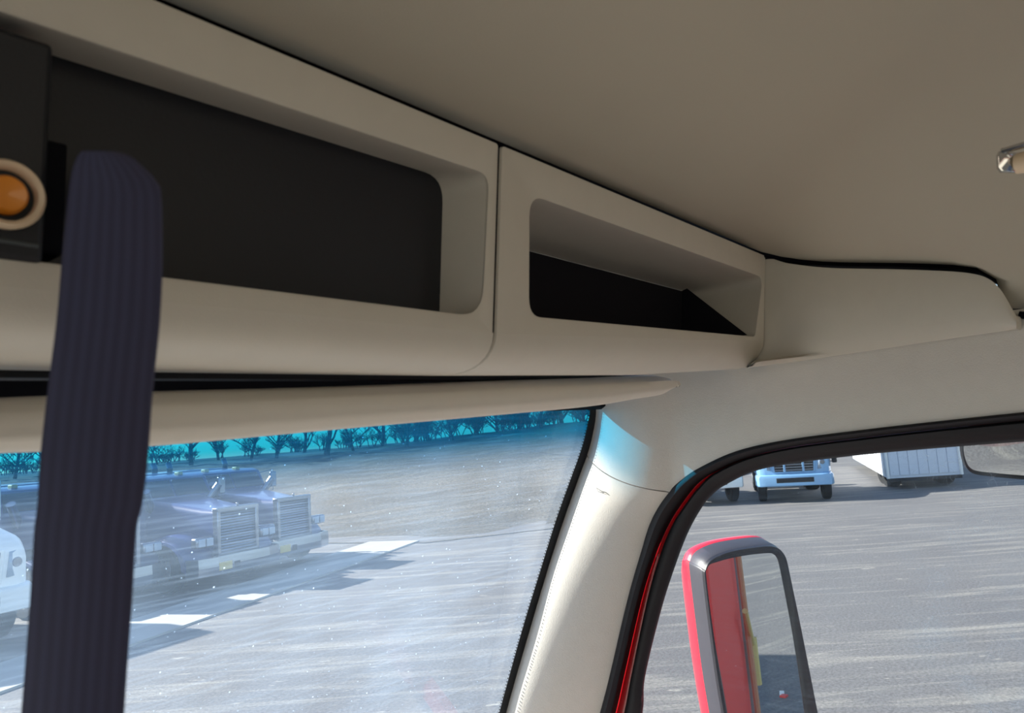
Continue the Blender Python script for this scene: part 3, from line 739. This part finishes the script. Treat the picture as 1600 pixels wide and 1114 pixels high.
body1, hol1 = console_unit(c1, X0, X1, hole1, [.01, .018, .034, .01])
YP = .553
itr = yz(692, 278, YP); it0 = yz(300, 155, YP); ibr = (itr[0]+.001, hole1[2][1] - .004)
sli = (itr[1]-it0[1])/(itr[0]-it0[0])
inner1 = [(X0+.31, itr[1] + sli*(X0+.31-itr[0])), itr, ibr, (X0+.31, ibr[1])]
in1 = quad_loop(inner1, [.01, .028, .018, .01], 7)
mb = MB().grid([[(u, YF+.004, H+v) for u, v in hol1], [(u, YP, H+v) for u, v in in1]], True)
mb.lean().build('recess_surround', 'beige_plastic', c1, smooth=True, angle=45)
mb = MB().cap([(u + (.004 if u > 0 else 0), YP-.0005, H+v+(.003 if v > .2 else -.003)) for u, v in in1]); mb.lean().build('black_panel', 'black_plastic', c1)
# black radio module at the left end of the recess
xm = yz(84, 60)[0]; xg = yz(70, 300)[0]
md = empty('radio_module', (xm-.1, YF, H+.2)); tag(md, 'black module in the console recess with a round amber button', 'radio')
MB().box((xm-.16, YF+.026, H+.2), (.32, .056, .141)).lean().build('housing', 'black_plastic', md, bevel=.004)
MB().box(((yz(92,300)[0]), YF+.035, H+.178), (.018, .04, .075)).lean().build('side_gap_shade', 'gap_black', md, bevel=.002)  # near-black block painting the shade in the gap beside the module
rc = lp3(8, 306, YF-.003)
MB().lathe([(.0205, 0), (.0212, -.004), (.019, -.008), (.0165, -.006), (.0155, 0)], rc, (0, 1, 0), 40).lean().build('ring_bezel', 'cream_plastic', md, smooth=True)
MB().lathe([(.0155, .002), (.0120, .003), (.0118, 0)], rc, (0, 1, 0), 40).lean().build('ring_groove', 'black_plastic', md, smooth=True)
MB().lathe([(.0118, .002), (.0116, -.004), (.010, -.0065), (.005, -.0055), (.0001, -.005)], rc, (0, 1, 0), 40).lean().build('amber_button', 'amber_plastic', md, smooth=True)
pa = lp3(-40, 369, YF-.002); pb = lp3(60, 385, YF-.002)
MB().tube([pa, pb], .0016, 6).lean().build('lower_lip', 'slot_grey', md)
def seam_strip(x, parent):
    P = prof_lower(x); L = [(YF+.003, zT(x)-.001)] + [(y+.003, z+.002) for y, z in P]
    MB().grid([[(x-.006, y, H+z) for y, z in L], [(x+.006, y, H+z) for y, z in L]]).lean().build('seam_backing', 'gap_black', parent)  # black backing added to stop light leaking through the seam
seam_strip(X1+.0015, c1)
rehome(md); rehome(c1)

# --- unit 2: small cubby
c2 = empty('overhead_cubby', (.95, YF, H)); tag(c2, 'beige overhead unit with one tapering open cubby, between wide console and corner cap', 'console', 'overhead units above the windshield')
hole2 = [yz(829, 303), yz(1193, 433), yz(1181, 526), yz(828, 494)]
body2, hol2 = console_unit(c2, X1+.0026, X2-.0008, hole2, [.026, .024, .010, .022])
YB = .648
cx = sum(p[0] for p in hole2)/4
back2 = [Vector((u, v)) for u, v in hol2]
MB().grid([[(u, YF+.004, H+v) for u, v in hol2], [(u, YB-.02, H+v) for u, v in back2], [(u + (cx-u)*.02, YB, H+v-(v-.19)*.06) for u, v in back2]], True).lean().build('cubby_wall', 'beige_plastic', c2, smooth=True, angle=50)
b2 = quad_loop(hole2, .006, 7)
MB().cap([(u + (cx-u)*.02, YB-.001, H+v-(v-.19)*.06) for u, v in back2]).lean().build('cubby_back', 'cubby_black', c2)
# black wedge painting the diagonal shade on the side wall, plus dark floor liner
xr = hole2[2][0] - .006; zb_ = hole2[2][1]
MB().poly([(xr-.004, YF+.012, H+zb_+.004), (xr-.004, YB-.002, H+zb_+.12), (xr-.004, YB-.002, H+zb_+.004)]).grid([[(hole2[0][0]+.004, YF+.01, H+hole2[3][1]+.002), (hole2[2][0]-.004, YF+.01, H+zb_+.002)], [(hole2[0][0]+.004, YB-.002, H+hole2[3][1]+.002), (hole2[2][0]-.004, YB-.002, H+zb_+.002)]]).lean().build('cubby_shade_liner', 'cubby_black', c2)
seam_strip(X2, c2)
rehome(c2)

# --- end cap sweeping round the corner
e3 = empty('console_end_cap', (1.37, .3, H)); tag(e3, 'long beige tapering corner cap right of the cubby', 'console')
def proj(p): q = p - EYE; w = q.dot(F); return (800 + FPX*q.dot(R)/w, 557 - FPX*q.dot(U)/w)
x = X2 + .0008
low = prof_lower(x, 12)
pr = [(YF, zT(x) - (zT(x)-zm(x))*k/9) for k in range(9)] + low
first_row = [Vector((x, y + LEAN*(.30-z), H+z)) for y, z in pr]
n_ = len(first_row); pj = [proj(p) for p in first_row]
sk = [(q[1]-pj[0][1])/(pj[-1][1]-pj[0][1]) for q in pj]
rows = []
TT = cat([tuple(pj[0])] + [q for q in endT[::4] if q[0] > 1215], 5); NB = len(TT)
for i, (tx, ty) in enumerate(TT):
    bx = max(pj[-1][0], 0) + (1588 - pj[-1][0])*(tx - TT[0][0])/(1588 - TT[0][0])
    bx = min(bx, 1588); by = lerp_tab([(pj[-1][0], pj[-1][1])] + [b for b in endB if b[0] > pj[-1][0]+20], bx)
    dec = max(0, 1 - (tx-TT[0][0])/130)**2; row = []
    u = (tx-TT[0][0])/(1588-TT[0][0])
    for k in range(n_):
        g = sk[k]
        px = tx + (bx-tx)*max(0, g-.5)*2*max(0, g-.5)*2; py = ty + (by-ty)*g
        g0x = TT[0][0] + (pj[-1][0]-TT[0][0])*max(0, g-.5)*2*max(0, g-.5)*2; g0y = pj[0][1] + (pj[-1][1]-pj[0][1])*g
        px += (pj[k][0]-g0x)*dec; py += (pj[k][1]-g0y)*dec
        off = (-.010*math.sin(PI*g) + .006*max(0, (g-.72)/.28)**2)*(1-.5*u)*(1-dec)
        h = hit_end(px, py, off)
        if i == 0: h0 = h - first_row[k]; row.append(first_row[k])
        else:
            hh = hit_end(*pj[k]) - first_row[k]
            row.append(h - hh*dec)
    row = [row[0] + Vector((.03, .012, .004)), row[0] + Vector((.003, .001, .001))] + row + [row[-1] + Vector((.03, .012, .001)), row[-1] + Vector((.10, .05, .004))]
    rows.append(row)
end = rows[-1]; endc = [p + Vector((.03, -.004, 0)) for p in end]
MB().grid([[p + Vector((0, .010, .003)) for p in rows[0]]] + rows + [endc]).build('cap_shell', 'beige_plastic', e3, smooth=True, angle=60)
rehome(e3)
# gasket between the headliner and the side header
gs = MB(); gs.tube([hit_plan(1592, 492, -.0), hit_plan(1606, 493, .0), hit_plan(1700, 484, .0), hit_plan(1900, 466, 0)], .006, 8)
tag(gs.build('trim_3', 'gap_black', smooth=True), kind='structure')

# ================================================================== SUN VISOR
vis = empty('sun_visor', (.5, .63, H + .05)); tag(vis, 'long pale beige sun visor folded across the top of the windshield', 'visor')
def vis_sec(px, top_py, mid_py, bot_py, y, k=1.0):
    a = at_y(px, top_py, y+.020); m = at_y(px, mid_py, y-.004); b = at_y(px, bot_py, y+.015)
    x = at_y(px, mid_py, y).x
    P = [(y+.045, a.z+.001), (y+.026, a.z+.0015), (y+.010, a.z-.003), (y+.002, a.z-.010), (y-.003, (a.z*.55+m.z*.45)), (y-.003, m.z), (y+.004, (m.z*.6+b.z*.4)), (y+.010, b.z+.003), (y+.016, b.z), (y+.030, b.z+.002), (y+.045, b.z+.012)]
    return [Vector((x, yy, zz)) for yy, zz in P]
stn = cat([(-260, 630, 690, 716, .62), (0, 624, 682, 708, .62), (240, 614, 668, 697, .62), (500, 607, 650, 674, .622), (780, 597, 631, 649, .625), (930, 592, 619, 635, .625), (1000, 589, 611, 624, .625), (1038, 588, 607, 618, .625), (1053, 590, 604, 613, .625), (1059, 594, 602, 608, .625), (1061, 599, 602, 604, .625)], 5)
rows = [vis_sec(*s) for s in stn]
mb = MB().grid(rows, True); mb.cap(rows[0]); mb.cap(rows[-1], True)
mb.build('visor_panel', 'visor_vinyl', vis, smooth=True, angle=70)
mb = MB()
A = [vis_sec(*s) for s in stn[:-12]]
mb.tube([r_[8] + Vector((0, -.003, .0)) for r_ in A], .0035, 8); 
MB().tube([Vector((-.2, .66, H+.07)), Vector((1.15, .655, H+.088))], .006, 8).build('pivot_rod', 'black_plastic', vis, smooth=True)
rehome(vis)

# ================================================================== DOOR SEAL, RED JAMB, DOOR FRAME, SIDE GLASS
stt = cat([((905), 1230, 928, 1230, 946, 1230, 982, 1230), (936, 1114, 959, 1114, 975, 1114, 1004, 1114), (951, 1057, 972, 1057, 986, 1057, 1008, 1057), (979, 938, 999, 940, 1010, 943, 1034, 950), (999, 868, 1020, 872, 1029, 874, 1058, 876),
       (1018, 808, 1043, 818, 1050, 821, 1077, 828), (1043, 769, 1070, 777, 1076, 781, 1098, 791), (1065, 748, 1089, 755, 1093, 760, 1113, 773), (1094, 729, 1114, 738, 1115, 740, 1133, 758), (1150, 704, 1164, 716, 1164.5, 717, 1180, 736), (1225, 687, 1234, 699, 1234.5, 699.6, 1240, 724),
       (1337, 672, 1340, 685, 1340, 685.5, 1345, 711), (1450, 659, 1452, 672, 1452, 672.5, 1455, 701), (1600, 643, 1600, 657, 1600, 657.5, 1600, 690), (1760, 627, 1760, 643, 1760, 643.5, 1760, 678), (2100, 590, 2100, 608, 2100, 608.5, 2100, 646)], 6)
def seal_x(px, py): p = hit_plan(px, py); return p
XS = 1.405
r0 = []; r1 = []; r2 = []
for s in stt:
    O = hit_plan(s[0], s[1], .003); D1 = at_x(s[2], s[3], 1.44); 
    mid = [at_x(s[0]*(1-t) + s[2]*t, s[1]*(1-t) + s[3]*t, 1) for t in (.25, .5, .75)]
    def mx(t, xx): return at_x(s[0]*(1-t) + s[2]*t, s[1]*(1-t) + s[3]*t, xx)
    r0.append([O + Vector((.02, 0, 0)), O, mx(.15, O.x-.008), mx(.4, O.x-.009), mx(.6, O.x-.002), mx(.8, O.x+.010), D1 + Vector((-.012, 0, 0)), D1 + Vector((.01, 0, 0))])
    r1.append([at_x(s[2]-4, s[3], 1.452), at_x((s[2]+s[4])/2, (s[3]+s[5])/2, 1.450), at_x(s[4]+4, s[5], 1.456)])
    def fx(t, xx): return at_x(s[4]*(1-t) + s[6]*t, s[5]*(1-t) + s[7]*t, xx)
    r2.append([fx(0, 1.46), fx(.0, 1.432), fx(.12, 1.425), fx(.5, 1.428), fx(.7, 1.436), fx(.85, 1.44), fx(1, 1.462), fx(1, 1.475)])
e4 = empty('door_1', (1.45, .5, 1.2)); tag(e4, kind='structure')
MB().grid(r0).build('door_seal', 'rubber', e4, smooth=True, angle=60)
MB().grid(r1).build('red_jamb', 'red_paint', e4, smooth=True)
MB().grid(r2).build('window_surround', 'rubber', e4, smooth=True, angle=60)
XG = 1.468
gp = [at_x(s[6]-5 if s[6] < 1200 else s[6], s[7]-5, XG) for s in stt]
low_ = H - 1.0
loop = gp + [Vector((XG, gp[-1].y, low_)), Vector((XG, gp[0].y, low_))]
gl_ = MB().cap(loop).build('window_2', 'side_glass'); tag(gl_, kind='structure')
# door skin outside and inner panel below the window (seen in the mirror)
MB().grid([[(1.50, y, z) for y in (1.15, .6, 0, -.72)] for z in (.95, 1.5, 1.8)]).grid([[(1.41, y, z) for y in (1.15, .6, 0, -.72)] for z in (.95, 1.5, 1.8)]).grid([[(x, y, 1.8) for y in (1.15, .6, 0, -.72)] for x in (1.41, 1.5)]).build('door_skin', 'red_paint', e4)
rehome(e4)
# sleeper side behind the door, outer red skin with grey edge trim and a lashing strap
wr = MB().box((1.46, -1.75, 2.05), (.1, 1.9, 2.6)); o = wr.build('wall_right', 'side_red', bevel=.03); tag(o, kind='structure')
MB().box((1.475, -2.76, 2.0), (.13, .12, 2.5)).build('edge_trim', 'steel_grey', o, bevel=.02)
MB().tube([(1.545, -2.45, 3.2), (1.56, -2.5, .9)], .02, 8).build('orange_strap', 'tan_strap', o)
mb = MB(); mb.tube([(1.57, -2.2, 1.75), (1.57, -2.62, 1.45)], .018, 8).tube([(1.57, -2.62, 1.5), (1.57, -2.62, 1.2)], .03, 8); mb.build('yellow_latch', 'yellow_metal', o)

# rest of the cab: dashboard, left door, floor, so light bounces as in a real cab
MB().box((0, 1.05, 1.72), (2.8, .62, .3)).build('wall_dashboard', 'dash_plastic', bevel=.05); tag(bpy.data.objects['wall_dashboard'], kind='structure')
wlft = MB().box((-1.45, -.2, 1.5), (.1, 2.6, 1.1)).box((-1.45, -1.6, 2.4), (.1, 2.2, 1.6)).build('wall_left', 'dash_plastic'); tag(wlft, kind='structure')
ln_ = MB().box((1.40, -1.75, 2.05), (.012, 1.9, 2.6)).box((1.402, .2, 1.38), (.012, 1.9, .85)).build('wall_right_lining', 'headliner_cloth'); tag(ln_, kind='structure')
wb = MB().box((0, -2.75, 2.5), (2.9, .06, 2.0)).build('wall_back', 'headliner_cloth'); tag(wb, kind='structure')
fl = MB().box((0, -.6, .98), (2.8, 3.2, .06)).build('floor', 'floor_mat'); tag(fl, kind='structure')

# ================================================================== DOOR MIRROR OUTSIDE
mc = at_x(1168, 980, 1.74)
ndir = Vector((-.565, -.825, .02)).normalized()
def MP(px, py, off=0): return at_plane(px, py, mc, ndir) + ndir*off
e5 = empty('door_mirror', (mc.x, mc.y, mc.z - .3)); tag(e5, 'red door mirror with dark bezel outside the side window', 'mirror')
outl = [(1097, 900), (1098, 888), (1103, 877), (1114, 868.5), (1136, 860), (1168, 854), (1198, 851), (1211, 854), (1219, 861), (1225, 873), (1232, 905), (1250, 992), (1275, 1120), (1290, 1200), (1298, 1260), (1286, 1290), (1230, 1300), (1180, 1302), (1160, 1285), (1152, 1230), (1139, 1180), (1119, 1070), (1106, 975)]
glo = [(1102, 899), (1103, 889), (1109, 883), (1120, 879), (1140, 873.5), (1170, 868), (1200, 865), (1209, 867), (1214, 873), (1218, 885), (1225, 920), (1240, 1000), (1258, 1120), (1270, 1200), (1276, 1245), (1266, 1268), (1222, 1276), (1190, 1277), (1178, 1265), (1170, 1230), (1149, 1180), (1129, 1070), (1112, 975)]
def closed(P, k=4):
    Q = cat([P[-1]] + P + [P[0], P[1]], k); return Q[k:-(k+1)-0][:len(P)*k]
OL = closed(outl); IL = closed(glo)
def ring(L, off, s=1.0, sh=Vector((0, 0, 0))):
    c = MP(1180, 1075)
    return [c + (MP(*q) - c)*s + ndir*off + sh for q in L]
mb = MB().grid([ring(OL, .0), ring(OL, .012, .992), ring([(a*.5+c*.5, b*.5+d*.5) for (a, b), (c, d) in zip(OL, IL)], .012), ring(IL, .002, 1.01), ring(IL, -.002, 1.0)], True)
mb.build('gasket', 'mirror_gasket', e5, smooth=True, angle=50)
mb = MB().grid([ring(OL, .002, .998), ring(OL, -.006, 1.012), ring(OL, -.052, 1.04), ring(OL, -.054, 1.035)], True)
mb.build('bezel', 'mirror_bezel', e5, smooth=True, angle=50)
R_ = [ring(OL, -.0525, 1.039), ring(OL, -.058, 1.05), ring(OL, -.085, 1.045), ring(OL, -.115, .95), ring(OL, -.14, .75), ring(OL, -.15, .4), ring(OL, -.151, .05)]
MB().grid(R_, True).cap(R_[-1]).build('shell', 'mirror_shell_red', e5, smooth=True)
MB().cap(ring(IL, -.0005, 1.004)).build('mirror_pane', 'mirror_glass', e5)
q = MP(1225, 1270, -.08)
MB().tube([q, q + Vector((-.02, .0, -.12)), Vector((1.47, q.y+.08, q.z-.2))], .025, 10).build('arm', 'black_plastic', e5, smooth=True)
rehome(e5)

# litter on the ground, seen in the door mirror
def mirror_ground(px, py):
    p = at_plane(px, py, mc, ndir); d = (p - EYE).normalized(); r = d - ndir*2*d.dot(ndir); return p + r*((0 - p.z)/r.z)
try:
    lp = mirror_ground(1222, 1085)
    e6 = empty('litter_wrapper', (lp.x, lp.y, 0)); tag(e6, 'white and red scrap of litter on the asphalt, seen in the door mirror', 'litter')
    MB().box((0, 0, .012), (.05, .13, .02)).build('white_end', 'litter_white', e6, bevel=.006); MB().box((.02, .1, .014), (.07, .08, .024), rz=.4).build('red_end', 'litter_red', e6, bevel=.006)
except Exception: pass

# look-down mirror above the door window
lk = empty('look_down_mirror', (1.62, .25, H-.05)); tag(lk, 'rounded convex look-down mirror above the door window, top right', 'mirror')
lc = at_x(1640, 700, 1.60); ln = Vector((-.72, -.1, -.69)).normalized()
def LP(px, py, off=0): return at_plane(px, py, lc, ln) + ln*off
ll = [(1499, 692), (1504, 722), (1516, 736), (1545, 741), (1600, 746), (1660, 750), (1720, 748), (1755, 735), (1765, 700), (1755, 640), (1720, 610), (1600, 608), (1530, 615), (1502, 640)]
LL = closed(ll, 4); c_ = LP(1640, 685)
def lr(s, off): return [c_ + (LP(*q_) - c_)*s + ln*off for q_ in LL]
MB().grid([lr(.955, .004), lr(.7, .012), lr(.4, .018), lr(.05, .020)], True).cap(lr(.05, .020)).build('convex_pane', 'mirror_glass', lk, smooth=True)
MB().grid([lr(.955, .003), lr(.97, .008), lr(1.0, .0), lr(.99, -.03), lr(.8, -.06), lr(.1, -.07)], True).build('housing', 'mirror_gasket', lk, smooth=True)
rehome(lk)

# ================================================================== GRAB HANDLE ON THE HEADLINER
gh = empty('grab_handle', tuple(at_d(1590, 250, .8))); tag(gh, 'chrome-ended grab handle on the headliner, cut by the right picture edge', 'handle')
def rb(q, dep): return at_d(q[0], q[1], dep)
pA_ = [(1556, 236), (1558, 268), (1592, 270), (1592, 240)]
mb = MB()
c0 = rb((1574, 254), .80)
sec_ = []
for dep in (.845, .81, .80, .795):
    k = 1.0 if dep > .8 else (.95 if dep == .80 else .8)
    sec_.append([rb((1575 + (x-1575)*k, 253 + (y-253)*k), dep) for x, y in ((1556, 243), (1560, 236), (1590, 238), (1594, 246), (1594, 266), (1588, 271), (1562, 270), (1557, 264))])
mb.grid(sec_, True).cap(sec_[-1]); mb.build('chrome_end', 'chrome', gh, smooth=True, angle=60)
P_ = [rb((1588, 256), .80), rb((1620, 250), .785), rb((1700, 232), .76), rb((1850, 200), .74)]
MB().tube(P_, [.011, .012, .012, .012], 14).build('grip', 'cream_plastic', gh, smooth=True)
MB().tube([rb((1564, 237), .80), rb((1600, 226), .79), rb((1700, 196), .77)], .0035, 8).build('chrome_strip', 'chrome', gh, smooth=True)
rehome(gh)

# ================================================================== HANGING BELT CLOSE TO THE CAMERA
bt = empty('hanging_strap', tuple(at_d(150, 700, .345))); tag(bt, 'dark webbing strap hanging down close to the camera at left', 'strap')
bl = cat([(128, 236, 178, 236), (121, 244, 200, 242), (114, 262, 224, 262), (110, 282, 242, 282), (107, 305, 250, 305), (97, 400, 252, 400), (88, 500, 248, 500), (73, 620, 236, 620), (62, 720, 229, 720), (58, 790, 220, 790), (53, 830, 211, 830), (47, 930, 205, 930), (39, 1040, 197, 1040), (33, 1114, 192, 1114), (24, 1230, 184, 1230)], 5)
NBW = 12; front = []; backr = []
for s in bl:
    rf = []; rb_ = []
    for k in range(NBW+1):
        u = k/NBW; px = s[0] + (s[2]-s[0])*u; py = s[1] + (s[3]-s[1])*u
        dep = .345 + .004*(2*u-1)**2 + .004*math.sin(py*.006)
        edge_ = .0005 if k in (0, NBW) else 0
        rf.append(at_d(px, py, dep)); rb_.append(at_d(px, py, dep) + F*.0014)
    front.append(rf); backr.append(rb_)
mb = MB().grid(front).grid(backr)
mb.grid([[r_[0] for r_ in front], [r_[0] for r_ in backr]]).grid([[r_[-1] for r_ in front], [r_[-1] for r_ in backr]]).grid([front[0], backr[0]])
bo = mb.build('webbing', 'belt_web', bt, smooth=True)
uvl = bo.data.uv_layers.new(name='weave'); inv = cam.matrix_world.inverted()
for lp_ in bo.data.loops:
    co = inv @ bo.data.vertices[lp_.vertex_index].co
    px = 800 + co.x/-co.z*FPX; py = 557 - co.y/-co.z*FPX
    l_ = None
    for i in range(len(bl)-1):
        if bl[i][1] <= py+.01 <= bl[i+1][1] or i == len(bl)-2:
            l_ = bl[i]; break
    xl = lerp_tab([(b[1], b[0]) for b in bl[::5]], py); xr_ = lerp_tab([(b[3], b[2]) for b in bl[::5]], py)
    uvl.data[lp_.index].uv = ((px-xl)/(xr_-xl), py/160)
pt = at_d(172, 285, .362); pe = at_y(172, 285, YP)
hook = MB().tube([pt, pe], .010, 10)
hook.build('hanger_peg', 'gap_black', bt, smooth=True)
rehome(bt)
